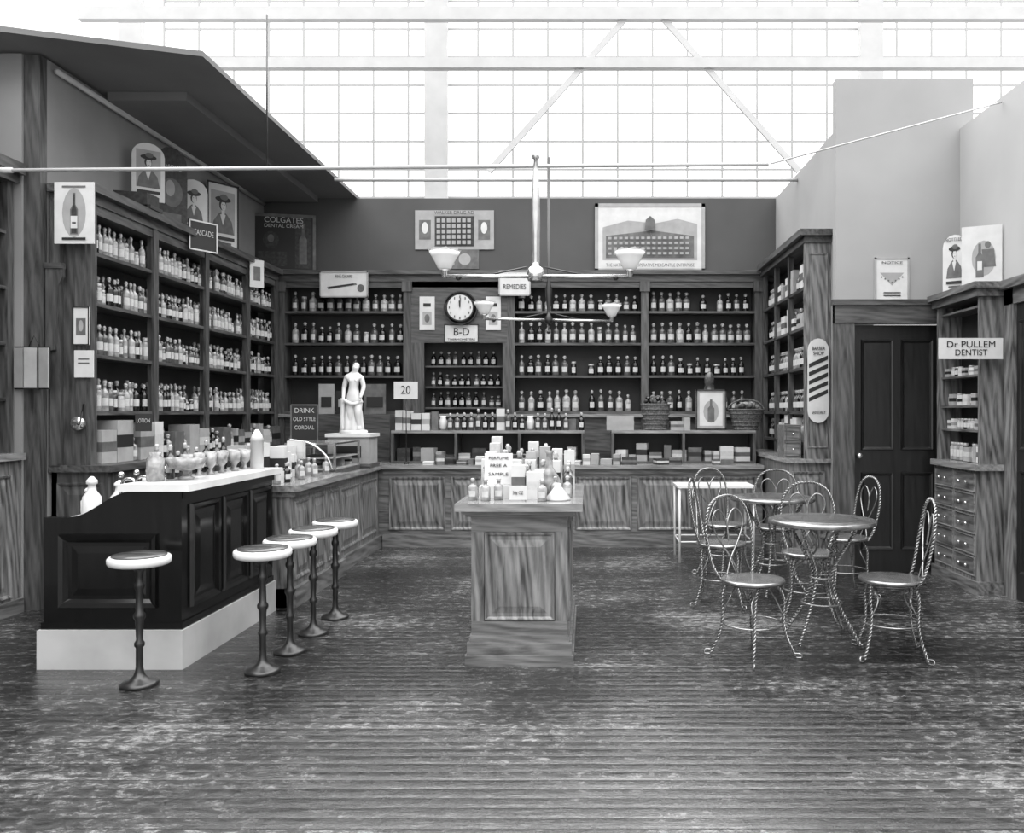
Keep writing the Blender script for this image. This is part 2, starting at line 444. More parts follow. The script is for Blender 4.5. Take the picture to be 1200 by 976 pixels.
for k in range(5):
    for q in range(2):
        y0=6.8+q*.4; z0=.13+k*.168
        b.panel((3.08,y0,z0),(0,1,0),(-1,0,0),.37,.155,oakY,mold=.014,p=.012)
        for yy in (y0+.12,y0+.25): b.sphere((3.055,yy,z0+.078),.014,nickel,8)
b.box(3.3,3.34,6.76,7.6,1.03,2.36,backM)
b.box(3.1,3.34,6.76,6.8,1.03,2.36,oakV); b.box(3.1,3.34,7.55,7.6,1.03,2.36,oakV)
for z in (1.3,1.5,1.75,2.0,2.3): b.box(3.12,3.3,6.8,7.55,z-.018,z,oakY)
b.box(3.06,3.34,6.72,7.62,2.36,2.42,oakY); b.box(3.02,3.34,6.68,7.62,2.42,2.47,oakY)
b.obj('drawer_cabinet')
b=MB()
for z,hh in ((1.035,.15),(1.3,.09),(1.5,.1),(1.75,.08)):
    y=6.84
    while y<7.45:
        w=random.uniform(.05,.1)
        if random.random()<.6: carton(b,3.18,y+w/2,z+.001,.1,w,hh*random.uniform(.7,1),0,random.choice((paper,paper,paper2))); y+=w+.008
        else: jar(b,3.17,y+.03,z,.027,hh,random.choice((gl_l,paper2,gl_d)),(-.7,-.7)); y+=.062
b.obj('boxed_remedies')
b=MB()
b.box(-4.46,-4.12,3.6,6.18,0,1.1,oakV); b.box(-4.46,-4.08,3.56,6.19,1.1,1.15,topY)
y=3.7
while y<6: b.panel((-4.12,y,.12),(0,1,0),(1,0,0),.55,.88,oakV); y+=.61
b.box(-4.12,-4.09,3.6,6.18,0,.1,oakY)
b.box(-4.46,-4.42,3.6,6.18,1.15,3.1,backM)
for y in (3.62,4.5,5.4,6.15): b.box(-4.42,-4.17,y-.03,y+.03,1.15,3.1,midV)
for z in (1.55,1.95,2.35,2.75): b.box(-4.42,-4.18,3.65,6.15,z-.025,z,midY)
b.box(-4.46,-4.13,3.56,6.19,3.1,3.16,midY); b.box(-4.46,-4.08,3.52,6.19,3.16,3.24,midY)
b.obj('side_cabinet')
b=MB()
for z in (1.55,1.95,2.35,2.75):
    y=3.75
    while y<6.0:
        w=random.uniform(.03,.07); h=random.uniform(.2,.3); b.box(-4.38,-4.2,y,y+w,z,z+h,random.choice((paper2,grayink,ink,paper))); y+=w+.003
b.obj('books_and_boxes')
# ================================================================ COUNTERS
def cfront(mb,o,u,n,L,k,z0,z1,mv,mf=None,gap=.06,t=0):
    o,u=Vector(o),Vector(u); w=(L-gap*(k+1))/k
    for i in range(k):
        mb.panel(o+u*(gap+i*(w+gap))+Vector((0,0,z0)),u,n,w,z1-z0,mv,mf or mv)
b=MB()
b.box(-2.6,1.86,9.14,9.75,0,.835,oakX); b.box(-2.6,1.865,9.08,9.78,.835,.875,topX)
b.box(-2.2,1.86,9.10,9.14,0,.13,oakX); b.box(-2.2,1.86,9.12,9.14,.78,.835,oakX)
cfront(b,(-2.2,9.14,0),(1,0,0),(0,-1,0),4.05,6,.18,.75,oakV)
b.box(-2.8,-2.25,7.64,9.14,0,.835,oakV); b.box(-2.84,-2.2,7.63,9.1,.835,.875,topY); b.box(-2.26,-2.21,7.64,9.12,0,.13,oakY)
cfront(b,(-2.25,7.64,0),(0,1,0),(1,0,0),1.45,2,.18,.75,oakV)
b.obj('store_counter')
b=MB()
b.box(-2.8,-2.2,6.3,7.6,0,.86,oakV); b.box(-2.86,-2.13,6.26,7.62,.86,.905,topY); b.box(-2.83,-2.165,6.28,7.6,.82,.86,oakY); b.box(-2.8,-2.16,6.3,7.6,0,.14,oakY)
cfront(b,(-2.2,6.3,0),(0,1,0),(1,0,0),1.28,3,.19,.78,oakV)
b.obj('side_counter')
b=MB()
b.box(-3.1,-2.28,4.79,6.22,0,.22,plinthM)
pr=[(-3.08,.22),(-2.3,.22),(-2.3,1.0),(-2.58,1.0)]
for t in range(1,9):
    a=t/8; pr.append((-2.58-.36*a,1.0-.15*(3*a*a-2*a**3)))
pr+= [(-3.08,.85)]
b.prismY(pr,4.82,4.87,darkV)
b.box(-3.09,-2.29,4.81,6.2,.22,.26,darkY)
b.box(-3.06,-2.6,4.87,6.2,.24,.8,darkV); b.box(-2.62,-2.3,4.87,6.2,.24,1.0,darkV)
b.box(-3.06,-2.6,4.87,6.2,.8,.83,marble)
b.panel((-2.99,4.82,.34),(1,0,0),(0,-1,0),.56,.42,darkV,mold=.05,p=.025)
for i in range(3): b.panel((-2.3,4.92+i*.43,.32),(0,1,0),(1,0,0),.38,.6,darkV,mold=.045,p=.02)
b.box(-2.32,-2.285,4.83,6.2,.955,1.0,darkY)
b.box(-2.64,-2.24,4.78,6.25,1.0,1.04,marble)
b.obj('soda_fountain_counter')
b=MB()
b.box(-.705,-.087,4.85,6.12,0,.06,oakX); b.box(-.695,-.097,4.86,6.11,.06,.13,oakX)
b.box(-.665,-.127,4.89,6.08,.13,.85,oakV)
b.box(-.68,-.112,4.875,6.095,.13,.17,oakX)
for x0,x1 in ((-.672,-.60),(-.192,-.12)): b.box(x0,x1,4.882,4.9,.17,.8,oakV)
b.box(-.672,-.12,4.881,4.9,.17,.25,oakX); b.box(-.672,-.12,4.881,4.9,.76,.85,oakX)
b.panel((-.6,4.888,.25),(1,0,0),(0,-1,0),.408,.51,oakV,mold=.025,p=.012)
cfront(b,(-.127,4.92,0),(0,1,0),(1,0,0),1.14,2,.22,.78,oakV)
b.box(-.70,-.09,4.85,6.12,.85,.875,oakX); b.box(-.72,-.07,4.83,6.14,.865,.885,oakX)
b.box(-.755,-.035,4.8,6.16,.885,.93,topX)
b.obj('display_island_counter')
def showcase(name,x0,x1):
    b=MB()
    b.box(x0,x1,9.4,9.75,.876,.9,midX); b.box(x0,x1,9.72,9.75,.9,1.23,backM); b.box(x0,x1,9.4,9.76,1.21,1.24,topX)
    n=max(1,round((x1-x0)/.85))
    for i in range(n+1):
        xx=x0+(x1-x0-.03)*i/n; b.box(xx,xx+.03,9.4,9.75,.9,1.21,midV)
    x=x0+.06
    while x<x1-.15:
        w=random.uniform(.06,.16); h=random.uniform(.06,.2)
        carton(b,x+w/2,9.5,.9,w,.12,h,random.uniform(-.3,.3),random.choice((paper2,clothD,grayink,clothD,paper))); x+=w+.02
    b.obj(name)
showcase('counter_showcase',-2.18,-.05); showcase('counter_showcase',.25,1.84)
b=MB(); 
x=-2.15
while x<-.08:
    w=random.uniform(.05,.14)
    q=random.random()
    if x<-1.85: carton(b,x+w/2,9.56,1.241,w,.16,random.uniform(.18,.24),0,paper); 
    elif q<.55: bottle(b,x+.04,9.5,1.241,.032,random.uniform(.16,.26),random.choice((gl_d,gl_d,gl_m)),(0,-1)); w=.07
    elif q<.85: carton(b,x+w/2,9.58,1.241,w,.12,random.uniform(.08,.26),random.uniform(-.2,.2))
    else: b.lathe((x+.05,9.55,1.241),[(.02,0),(.04,.02),(.045,.1),(.03,.14),(.035,.16)],white,12); w=.09
    x+=w+.008
b.obj('counter_goods')
b=MB()
x=-1.9
while x<1.7:
    w=random.uniform(.05,.16)
    if random.random()<.6: carton(b,x+w/2,9.25,.876,w,.14,random.uniform(.03,.12),random.uniform(-.3,.3),random.choice((paper2,grayink,clothD,grayink,paper)))
    x+=w+.02
b.obj('small_counter_boxes')
b=MB()
for cx,w,h in ((.35,.3,.16),(.98,.14,.1),(1.09,.07,.14)): carton(b,cx,9.56,1.241,w,.2,h,0,paper2)
b.obj('stacked_boxes')
def basket(name,cx,cy,z,r0,r1,h,handle,fill):
    b=MB()
    b.lathe((cx,cy,z),[(r0,0),(r0*1.02,.02),((r0+r1)/2,h*.5),(r1,h),(r1*.93,h),(r0*.9,.05)],wick,24,False,1,.7,.03,12)
    for k in range(6): b.tube([(cx+(r0+(r1-r0)*k/5+.004)*math.cos(a*pi/12),cy+.7*(r0+(r1-r0)*k/5+.004)*math.sin(a*pi/12),z+h*k/5+.008) for a in range(24)],.008,wick,5,True)
    if handle: b.tube([(cx+r1*math.cos(pi*i/14),cy,z+h+handle*math.sin(pi*i/14)) for i in range(15)],.011,wick,6)
    for k in range(26):
        a=random.uniform(0,2*pi); q=random.uniform(0,r1*.85)
        b.sphere((cx+q*math.cos(a),cy+q*.6*math.sin(a),z+h+random.uniform(0,.08)),random.uniform(.02,.045),random.choice(fill),6)
    b.obj(name)
basket('wicker_basket',.75,9.58,1.242,.12,.165,.28,0,(clothD,wick,gl_d))
basket('wicker_basket',1.76,9.56,1.242,.13,.2,.22,.12,(wick,paper2,clothD,wick))
# ================================================================ STOOLS / TABLES / CHAIRS
b=MB()
b.lathe((0,0,0),[(.095,0),(.097,.012),(.085,.022),(.05,.032),(.03,.055),(.022,.075),(.018,.1),(.018,.2),(.026,.21),(.026,.225),(.017,.24),(.02,.34),(.03,.36),(.03,.375),(.02,.39),(.017,.5),(.026,.52),(.026,.535),(.018,.55),(.02,.6),(.04,.625),(.09,.64)],metal,20)
b.lathe((0,0,0),[(.13,.636),(.148,.642),(.155,.655),(.155,.675),(.148,.684),(.13,.686)],white,36)
b.lathe((0,0,0),[(.135,.686),(.132,.694),(.06,.697),(0.001,.698)],tabM,36)
st=b.obj('bar_stool',(-2.38,4.52,0))
for p in ((-1.815,4.75),(-1.80,5.14),(-1.795,5.56),(-1.78,5.99)): inst(st,(p[0],p[1],0))
def chair_mesh():
    b=MB(); w=copper
    b.lathe((0,0,0),[(.17,.44),(.185,.443),(.19,.45),(.185,.462),(.172,.464)],w,32)
    b.lathe((0,0,0),[(.172,.46),(.1,.459),(.001,.458)],seatM,32)
    for sx in (-1,1):
        for sy in (-1,1):
            b.twist([(sx*.07,sy*.12,.44),(sx*.115,sy*.135,.36),(sx*.12,sy*.13,.24),(sx*.13,sy*.14,.14),(sx*.175,sy*.175,.012)],.0052,w,.0065)
            b.tube(smooth([(sx*.175,sy*.175,.006),(sx*.2,sy*.2,.008),(sx*.19,sy*.2,.03),(sx*.165,sy*.17,.03)],5),.005,w,5)
            b.tube(smooth([(sx*.12,sy*.13,.25),(sx*.1,sy*.09,.34),(sx*.03,sy*.1,.42),(0,sy*.13,.43)],6),.005,w,5)
    b.tube(circ((0,0,.2),.175,32),.0055,w,5,True)
    b.tube(circ((0,0,.425),.13,28),.005,w,5,True)
    b.twist([(-.13,.13,.44),(-.165,.16,.52),(-.185,.185,.64),(-.185,.205,.76),(-.145,.22,.87),(-.06,.228,.925),(.06,.228,.925),(.145,.22,.87),(.185,.205,.76),(.185,.185,.64),(.165,.16,.52),(.13,.13,.44)],.0055,w,.0068)
    for sx in (-1,1):
        b.tube(smooth([(sx*.05,.165,.46),(0,.18,.56),(-sx*.075,.195,.66),(-sx*.125,.208,.76),(-sx*.11,.216,.83),(-sx*.06,.22,.85),(-sx*.015,.218,.8),(0,.212,.74),(sx*.0,.2,.66)],8),.0055,w,6)
    return b
cb=chair_mesh()
ch=cb.obj('wire_cafe_chair',(.97,5.05,0),(0,0,math.radians(35)))
for x,y,a in ((1.80,5.08,-100),(1.55,6.02,-12),(1.0,6.45,75),(1.2,7.55,30),(1.62,7.35,-10),(2.02,6.75,-80)):
    inst(ch,(x,y,0),math.radians(a))
b=MB()
b.lathe((0,0,0),[(.31,.735),(.33,.738),(.335,.745),(.335,.762),(.325,.768)],copper,40)
b.lathe((0,0,0),[(.326,.766),(.2,.769),(.001,.77)],tabM,40)
for i in range(4):
    a=pi/4+i*pi/2; c,s_=math.cos(a),math.sin(a)
    b.twist([(c*.24,s_*.24,.735),(c*.2,s_*.2,.66),(c*.1,s_*.1,.5),(c*.07,s_*.07,.4),(c*.12,s_*.12,.24),(c*.22,s_*.22,.08),(c*.27,s_*.27,.012)],.0065,copper,.008)
    b.tube(smooth([(c*.24,s_*.24,.735),(c*.1,s_*.1,.7),(c*.05,s_*.05,.62),(c*.1,s_*.1,.56),(c*.17,s_*.17,.6)],6),.006,copper,6)
b.tube(circ((0,0,.24),.125,30),.007,copper,6,True); b.tube(circ((0,0,.4),.075,24),.006,copper,6,True); b.tube(circ((0,0,.735),.25,30),.006,copper,6,True)
tb=b.obj('cafe_table',(1.48,5.42,0)); inst(tb,(1.47,6.83,0),.4)
b=MB()
b.box(.85,1.6,8.15,8.65,.715,.735,white)
for x in (.87,1.58):
    for y in (8.17,8.63): b.tube([(x,y,0),(x,y,.72)],.011,white,8)
for q in ([(.87,8.17,.2),(1.58,8.17,.2)],[(.87,8.63,.2),(1.58,8.63,.2)],[(.87,8.17,.2),(.87,8.63,.2)],[(1.58,8.17,.2),(1.58,8.63,.2)]): b.tube(q,.008,white,6)
b.obj('white_side_table')
# ================================================================ CHANDELIERS
def shade(b,x,y,z,r=.105):
    n=24; prof=[(.03,0),(.045,.012),(.062,.05),(.085,.09),(r,.125)]
    b.lathe((x,y,z),prof[:-1]+[(r*.97,.118)],shadeM,24)
    v=[]
    for i in range(n):
        a=2*pi*i/n; k=.008*math.sin(8*a)
        v.append((x+.085*math.cos(a),y+.085*math.sin(a),z+.09)); v.append((x+(r+k)*math.cos(a),y+(r+k)*math.sin(a),z+.13+k))
    b.add(v,[(2*i,2*((i+1)%n),2*((i+1)%n)+1,2*i+1) for i in range(n)],shadeM,True)
    b.lathe((x,y,z),[(.012,-.05),(.02,-.04),(.02,-.01),(.035,0)],nickel,12)
    b.lathe((x,y,z),[(.014,0),(.014,.1),(.01,.12)],shadeM,8)
def chandelier(name,cx,cy,z,top,arms,fancy):
    b=MB()
    if fancy:
        b.lathe((cx,cy,0),[(.05,z-.03),(.06,z),(.05,z+.05),(.022,z+.07),(.03,z+.1),(.03,z+.35),(.026,z+.5),(.018,z+.7),(.012,top-.06),(.028,top-.05),(.01,top)],nickel,14)
    else:
        b.lathe((cx,cy,0),[(.03,z-.04),(.05,z),(.02,z+.05),(.016,z+.1),(.035,z+.3),(.014,z+.4),(.012,top)],metal,12)
        b.tube([(cx,cy,z-.04),(cx,cy,z-.12)],.008,metal); b.sphere((cx,cy,z-.12),.02,metal,8)
    for dx,dy in arms:
        L=math.hypot(dx,dy); ux,uy=dx/L,dy/L
        b.tube([(cx,cy,z),(cx+dx,cy+dy,z)],.013,nickel,8)
        b.tube([(cx+ux*.06,cy+uy*.06,z+.06),(cx+ux*.3,cy+uy*.3,z+.01)],.006,metal,5)
        b.tube(smooth([(cx+dx*.97,cy+dy*.97,z),(cx+dx,cy+dy,z),(cx+dx+ux*.02,cy+dy+uy*.02,z+.01)],4),.01,metal,6)
        shade(b,cx+dx,cy+dy,z+.04)
        b.sphere((cx+dx*.85,cy+dy*.85,z-.01),.018,metal,8)
    b.obj(name)
chandelier('gas_chandelier',-.35,5.62,2.34,3.17,((-.6,0),(.62,0)),True)
chandelier('gas_chandelier',-.4,8.5,2.36,3.98,((.63,.1),(-.63,-.1)),False)
# ================================================================ CLOCK
b=MB()
def discY(b,c,r,y0,y1,m,n=40,r2=None):
    r2=r2 or r; v=[];
    for yy,rr in ((y0,r),(y1,r2)):
        for i in range(n): v.append((c[0]+rr*math.cos(2*pi*i/n),yy,c[1]+rr*math.sin(2*pi*i/n)))
    f=[(i,(i+1)%n,n+(i+1)%n,n+i) for i in range(n)]+[tuple(range(n,2*n))]
    b.add(v,f,m)
C=(-1.525,2.68)
discY(b,C,.2,10.2,10.13,darkV); discY(b,C,.19,10.13,10.1,darkV,40,.165); discY(b,C,.15,10.11,10.096,paper)
for i in range(12):
    a=i*pi/6; x,z=C[0]+.125*math.sin(a),C[1]+.125*math.cos(a)
    b.obox((x-.005,10.09,z-.014),(.01,0,0),(0,.005,0),(0,0,.028),ink)
for L,a in ((.08,-.1),(.115,.05)):
    b.tube([(C[0],10.09,C[1]),(C[0]+L*math.sin(a),10.09,C[1]+L*math.cos(a))],.006,ink,5)
b.obj('wall_clock')
# ================================================================ STATUE
def skin(mb,V,E,Rr,m):
    me=bpy.data.meshes.new('tmp'); me.from_pydata(V,E,[]); o=bpy.data.objects.new('tmp',me); S.collection.objects.link(o)
    md=o.modifiers.new('s','SKIN'); 
    for i,r in enumerate(Rr): me.skin_vertices[0].data[i].radius=r if isinstance(r,tuple) else (r,r)
    me.skin_vertices[0].data[0].use_root=True
    sb=o.modifiers.new('u','SUBSURF'); sb.levels=2; sb.render_levels=2
    dg=bpy.context.evaluated_depsgraph_get(); ev=o.evaluated_get(dg); mm=ev.to_mesh()
    vs=[v.co[:] for v in mm.vertices]; fs=[tuple(p.vertices) for p in mm.polygons]; ev.to_mesh_clear()
    bpy.data.objects.remove(o); mb.add(vs,fs,m,True)
b=MB(); H=.73
V=[(0,0,.52),(-.01,0,.62),(0,0,.72),(.0,0,.79),(.012,-.005,.86),(.025,-.02,.91),(.035,-.03,.96),
 (-.05,0,.46),(-.045,-.03,.28),(-.05,.01,.07),(-.055,-.045,.045),
 (.05,0,.45),(.07,-.06,.29),(.075,.0,.09),(.085,-.05,.05),
 (-.105,0,.79),(-.145,.01,.64),(-.135,-.06,.5),(-.13,-.08,.465),
 (.105,0,.78),(.14,-.01,.65),(.12,-.08,.53),(.11,-.1,.49)]
E=[(0,1),(1,2),(2,3),(3,4),(4,5),(5,6),(0,7),(7,8),(8,9),(9,10),(0,11),(11,12),(12,13),(13,14),(3,15),(15,16),(16,17),(17,18),(3,19),(19,20),(20,21),(21,22)]
Rr=[(.105,.075),(.078,.062),(.095,.07),(.08,.055),.033,.05,.045,(.078),.052,.032,.024,.078,.052,.032,.024,.042,.034,.024,.018,.042,.034,.024,.018]
skin(b,[(x*H,y*H,z*H) for x,y,z in V],E,[tuple(q*H for q in r) if isinstance(r,tuple) else r*H for r in Rr],statM)
for hx,hy,hz in ((-.13,-.08,.465),(.11,-.1,.49)):
    for k in range(5):
        o=(k-2)*.009; L=.03+.006*(2-abs(k-2))
        b.tube([((hx+o)*H,hy*H,hz*H),((hx+o)*H,(hy-.012)*H,(hz-L)*H)],.0035,statM,5)
b.sphere((.028*H,.01*H,.95*H),.048*H,statM,12); b.sphere((.02*H,.05*H,.94*H),.028*H,statM,10)
b.sphere((-.035*H,-.055*H,.745*H),.03*H,statM,10); b.sphere((.035*H,-.055*H,.745*H),.03*H,statM,10)
b.lathe((-.045*H,.045*H,0),[(.17*H,0),(.155*H,.1*H),(.135*H,.3*H),(.11*H,.44*H),(.07*H,.5*H)],statM,40,True,1,.7,.1,9)
b.tube([tuple(q*H for q in p) for p in smooth([(-.14,-.07,.49),(-.15,-.05,.35),(-.16,-.03,.2),(-.15,-.02,.05)],5)],[.022]*16,statM,8)
b.tube([tuple(q*H for q in p) for p in smooth([(-.14,-.07,.48),(-.03,-.1,.42),(.05,-.09,.42),(.12,-.03,.45)],5)],[.018]*16,statM,8)
b.lathe((0,0,0),[(.19*H,0),(.19*H,.03*H),(.17*H,.045*H)],statM,24,False,1,.8)
b.obj('classical_statue',(-2.42,8.8,1.225))
b=MB(); b.box(-2.66,-2.2,8.6,8.98,.876,.92,midX); b.box(-2.64,-2.22,8.62,8.96,.92,1.19,paper2); b.box(-2.66,-2.2,8.6,8.98,1.19,1.224,paper)
b.add([(-2.58,8.617,.98),(-2.3,8.617,.98),(-2.3,8.617,1.1),(-2.58,8.617,1.1)],[(0,1,2,3)],ink)
b.obj('statue_display_box')
# ================================================================ SIGNS
bt=[(ell(0,.0,.6,.8),paper2),(bot(0,-.7,.65,.2),grayink),(bot(0,-.66,.6,.13),clothD),(R(-.17,-.5,.17,-.1),paper),(R(-.1,-.35,.1,-.3),ink),(R(-.6,.82,.6,.88),grayink),(R(-.6,-.88,.6,-.8),ink)]
lady=[(R(-.75,-.55,.75,.75),paper2),([(-.7,-.55),(.7,-.55),(.55,-.15),(.25,.05),(.12,.1),(-.15,.1),(-.3,.03),(-.6,-.2)],grayink),
 (R(-.1,.0,.1,.25),paper),(ell(-.02,.33,.23,.17),clothD),(ell(.02,.3,.16,.14),paper),(ell(0,.5,.5,.09),ink),(ell(.05,.57,.25,.09),grayink),
 ([(-.2,.03),(.15,.03),(-.02,-.3)],paper),(R(-.07,.33,-.02,.35),ink),(R(.07,.33,.12,.35),ink),(R(-.02,.22,.06,.235),ink),(R(-.7,-.75,.7,-.65),ink),(R(-.5,-.88,.5,-.82),grayink)]
arch=[(-1,-1),(1,-1),(1,.55)]+[(math.cos(a*pi/8),.55+.45*math.sin(a*pi/8)) for a in range(1,8)]+[(-1,.55)]
sign('bottle_advertisement',(-3.76,6.24,2.9),.29,.45,0,0,paper,art=bt)
sign('cutout_advertisement',(-3.81,7.38,3.52),.26,.5,math.radians(40),0,paper,art=lady,shape=arch)
sign('cutout_advertisement',(-3.84,7.85,3.5),.3,.76,math.radians(55),0,clothD,[('SMOKE',.5,.06,.6)],shape=arch,art=[(ell(0,-.1,.7,.35),grayink),(ell(-.1,.0,.3,.2),paper2),(R(-.6,-.8,.6,-.6),grayink)])
sign('cutout_advertisement',(-3.82,8.25,3.42),.26,.54,math.radians(45),0,paper,art=lady[1:],shape=arch)
sign('framed_picture',(-3.84,8.95,3.5),.36,.68,math.radians(55),0,paper,art=lady,border=ink)
sign('dark_shelf_sign',(-3.6,7.96,3.08),.3,.28,math.radians(60),0,ink,[('CASCADE',.2,.2,.7)],border=paper)
b=MB(); b.box(-3.95,-3.62,7.05,7.25,3.131,3.16,metal)
b.obox((-3.93,7.05,3.16),(.28,0,-0.02),(0,.2,0),(0,0,.12),clothD); b.obj('sign_bracket_shelf')
sign('shelf_card',(-3.62,9.3,2.95),.16,.3,math.radians(50),0,paper,art=[(R(-.5,-.5,.5,.5),grayink)])
sign('small_notice',(-3.74,6.29,2.08),.12,.28,0,0,paper,art=[(R(-.6,-.5,.6,.4),grayink),(ell(0,.0,.3,.3),paper2)],border=ink)
sign('small_notice',(-3.72,6.29,1.8),.14,.2,0,0,paper,art=[(R(-.6,.3,.6,.4),grayink),(R(-.6,0,.6,.1),grayink)])
sign('small_notice',(-3.6,6.9,1.36),.12,.14,math.radians(20),0,ink,[('LOTION',.2,.25,.8)])
b=MB(); b.lathe((0,0,0),[(.05,0),(.055,.02),(.05,.04),(.02,.05)],nickel,16); b.tube(smooth([(0,0,.03),(.06,.0,.1),(.02,.08,.0),(.05,.15,.03)],6),.006,ink,5)
b.obj('wall_bell',(-3.76,6.3,1.36),(pi/2,0,0))
sign('dark_advertisement',(-3.68,10.3,3.48),.74,.7,math.radians(12),0,ink,[('COLGATES',.78,.1,.6),('DENTAL CREAM',.58,.06,.6)],art=[(R(.35,-.85,.85,.9),clothD),(bot(.6,-.7,.7,.12),grayink),(R(-.8,-.8,.1,-.3),clothD),(ell(-.4,.1,.25,.3),clothD),(ell(-.4,.15,.1,.14),grayink)],border=grayink)
sign('banner_sign',(-2.9,10.11,2.955),.57,.31,0,0,paper,[('FINE CIGARS',.6,.12,.35)],art=[([(-.7,-.2),(.5,.1),(.55,-.05),(-.65,-.4)],grayink),([(-.6,-.2),(.4,.05),(.42,-.03),(-.58,-.32)],ink),(ell(.7,-.3,.15,.3),grayink)],border=paper2)
sign('calendar_poster',(-1.65,10.49,3.68),.97,.48,0,0,paper2,[('WALKER DRUG AD',.85,.09,.5)],art=[(R(-.5,-.85,.5,.7),clothD),(R(-.9,-.5,-.6,.5),grayink),(ell(-.75,.1,.08,.3),paper),(R(.6,-.5,.9,.5),grayink),(ell(.75,.1,.08,.3),paper)]+[(R(-.45+.13*i,-.75+.28*j,-.36+.13*i,-.55+.28*j),paper2) for i in range(7) for j in range(5)])
sign('calendar_pad',(-1.6,10.49,3.32),.5,.24,0,0,grayink,art=[(R(-.6,-.6,-.2,.6),paper2),(ell(.3,0,.3,.6),paper2)])
sky_art=[(R(-.86,-.66,.86,.8),paper2),([(-.86,.3),(-.4,.5),(.1,.42),(.5,.55),(.86,.4),(.86,.8),(-.86,.8)],paper),([(-.8,-.6),(.15,-.6),(.0,.2),(-.8,.05)],grayink),([(.15,-.6),(.8,-.6),(.8,.05),(.0,.22)],grayink)]+[(R(-.76+.1*i,-.5+.15*j,-.7+.1*i,-.43+.15*j),paper2) for i in range(15) for j in range(4)]+[([(-.1,.2),(.1,.2),(.08,.5),(0,.62),(-.08,.5)],grayink)]
sign('framed_store_print',(.75,10.475,3.58),1.35,.84,0,0,paper,[('THE NATIONAL COOPERATIVE MERCANTILE ENTERPRISE',-.82,.05,.8)],art=sky_art,border=paper2)
sign('notice_card',(-.88,10.122,2.97),.38,.3,0,0,paper,[('REMEDIES',-.3,.2,.7)],border=paper2)
for xx in (-1.93,-1.14): sign('hanging_card',(xx,10.19,2.62),.18,.4,0,0,paper,art=[(R(-.6,-.7,.6,.1),paper2),(ell(0,-.3,.35,.25),grayink),(R(-.5,.4,.5,.6),ink)])
sign('thermometer_sign',(-1.52,10.19,2.38),.41,.22,0,0,paper,[('B-D',.15,.42,.45),('THERMOMETERS',-.65,.12,.8)],border=ink)
sign('price_number_sign',(-2.0,9.33,1.68),.26,.19,0,0,paper,[('20',0,.5,.4)])
b=MB(); b.tube([(-2.0,9.35,.876),(-2.0,9.35,1.6)],.006,metal,6); b.lathe((-2.0,9.35,.876),[(.03,0),(.03,.01),(.01,.02)],metal,12); b.obj('sign_stand')
sign('wall_notice',(2.73,7.69,2.64),.31,.39,0,0,paper,[('NOTICE',.75,.06,.6)],art=[([(-.7,.3),(.7,.3),(0,-.3)],paper2)]+[(ell(-.6+.2*i,.1-.25*min(i,6-i)/3,.05,.04,8),grayink) for i in range(7)]+[(R(-.5,-.65,.5,-.6),ink),(R(-.5,-.78,.5,-.73),ink)],border=paper2)
sign('dentist_sign',(2.98,6.66,1.94),.5,.165,0,0,paper,[('Dr PULLEM',.38,.3,.75),('DENTIST',-.4,.3,.5)])
sign('figure_advertisement',(3.13,7.3,2.72),.19,.48,math.radians(-35),0,paper,[('BOTTLED',.82,.06,.7)],art=lady[1:],shape=arch)
sign('bottle_advertisement',(3.2,6.95,2.72),.3,.48,math.radians(-25),0,paper,art=[(ell(.1,-.1,.6,.6),paper2),(bot(-.1,-.75,.4,.2),grayink),(ell(.3,.35,.15,.12),grayink),([(.0,.2),(.6,.2),(.7,-.4),(.1,-.4)],grayink),(R(-.22,-.5,.02,-.2),paper)])
sign('wall_bottle_print',(3.34,6.1,2.74),.36,.5,-pi/2,0,paper,art=bt)
oval=[(math.cos(a*pi/8),.72+.28*math.sin(a*pi/8)) for a in range(0,9)]+[(-math.cos(a*pi/8),-.72-.28*math.sin(a*pi/8)) for a in range(0,9)]
strp=[([(-.9,-.5+.2*i),(.9,-.3+.2*i),(.9,-.2+.2*i),(-.9,-.4+.2*i)],ink) for i in range(5)]
sign('barber_pole_sign',(2.17,8.07,1.74),.2,.8,0,0,paper,[('BARBER',.76,.045,.6),('SHOP',.64,.045,.5),('SANITARY',-.75,.04,.65)],art=strp,shape=oval[::-1])
sign('perfume_sign',(-.55,5.2,1.1),.17,.19,0,math.radians(-8),paper,[('PERFUME',.68,.1,.7),('FREE A',.2,.1,.6),('SAMPLE',-.35,.1,.7)])
sign('price_card',(-.41,4.95,.978),.1,.08,0,0,paper,[('50¢ OZ',0,.25,.6)])
b=MB()
for j in range(7):
    for i in range(7):
        x=-.64+i*.085; y=5.3+j*.11
        if random.random()<.1: continue
        if random.random()<.35: carton(b,x,y,.93,.07,.09,random.uniform(.1,.2)+.025*j,0,random.choice((paper,paper,paper2,label)))
        else: bottle(b,x,y,.93,.03,random.uniform(.15,.24)+.015*j,random.choice((gl_l,gl_l,paper2,gl_m)),(0,-1))
b.box(-.66,-.46,5.13,5.24,.93,1.0,paper)
for x,y in ((-.68,5.0),(-.6,4.96),(-.53,5.02),(-.2,5.12),(-.13,5.16),(-.27,4.93)): bottle(b,x,y,.93,.028,.13,gl_l)
carton(b,-.32,5.1,.93,.1,.09,.16,0,paper); carton(b,-.42,5.12,.93,.08,.09,.2,0,paper)
b.lathe((-.24,5.22,.93),[(.05,0),(.07,.05),(.07,.1),(.02,.18),(.02,.26),(.03,.28)],gl_l,16); b.lathe((-.18,5.0,.93),[(.07,0),(.075,.01),(.02,.08),(.012,.1)],white,14)
b.obj('perfume_display')
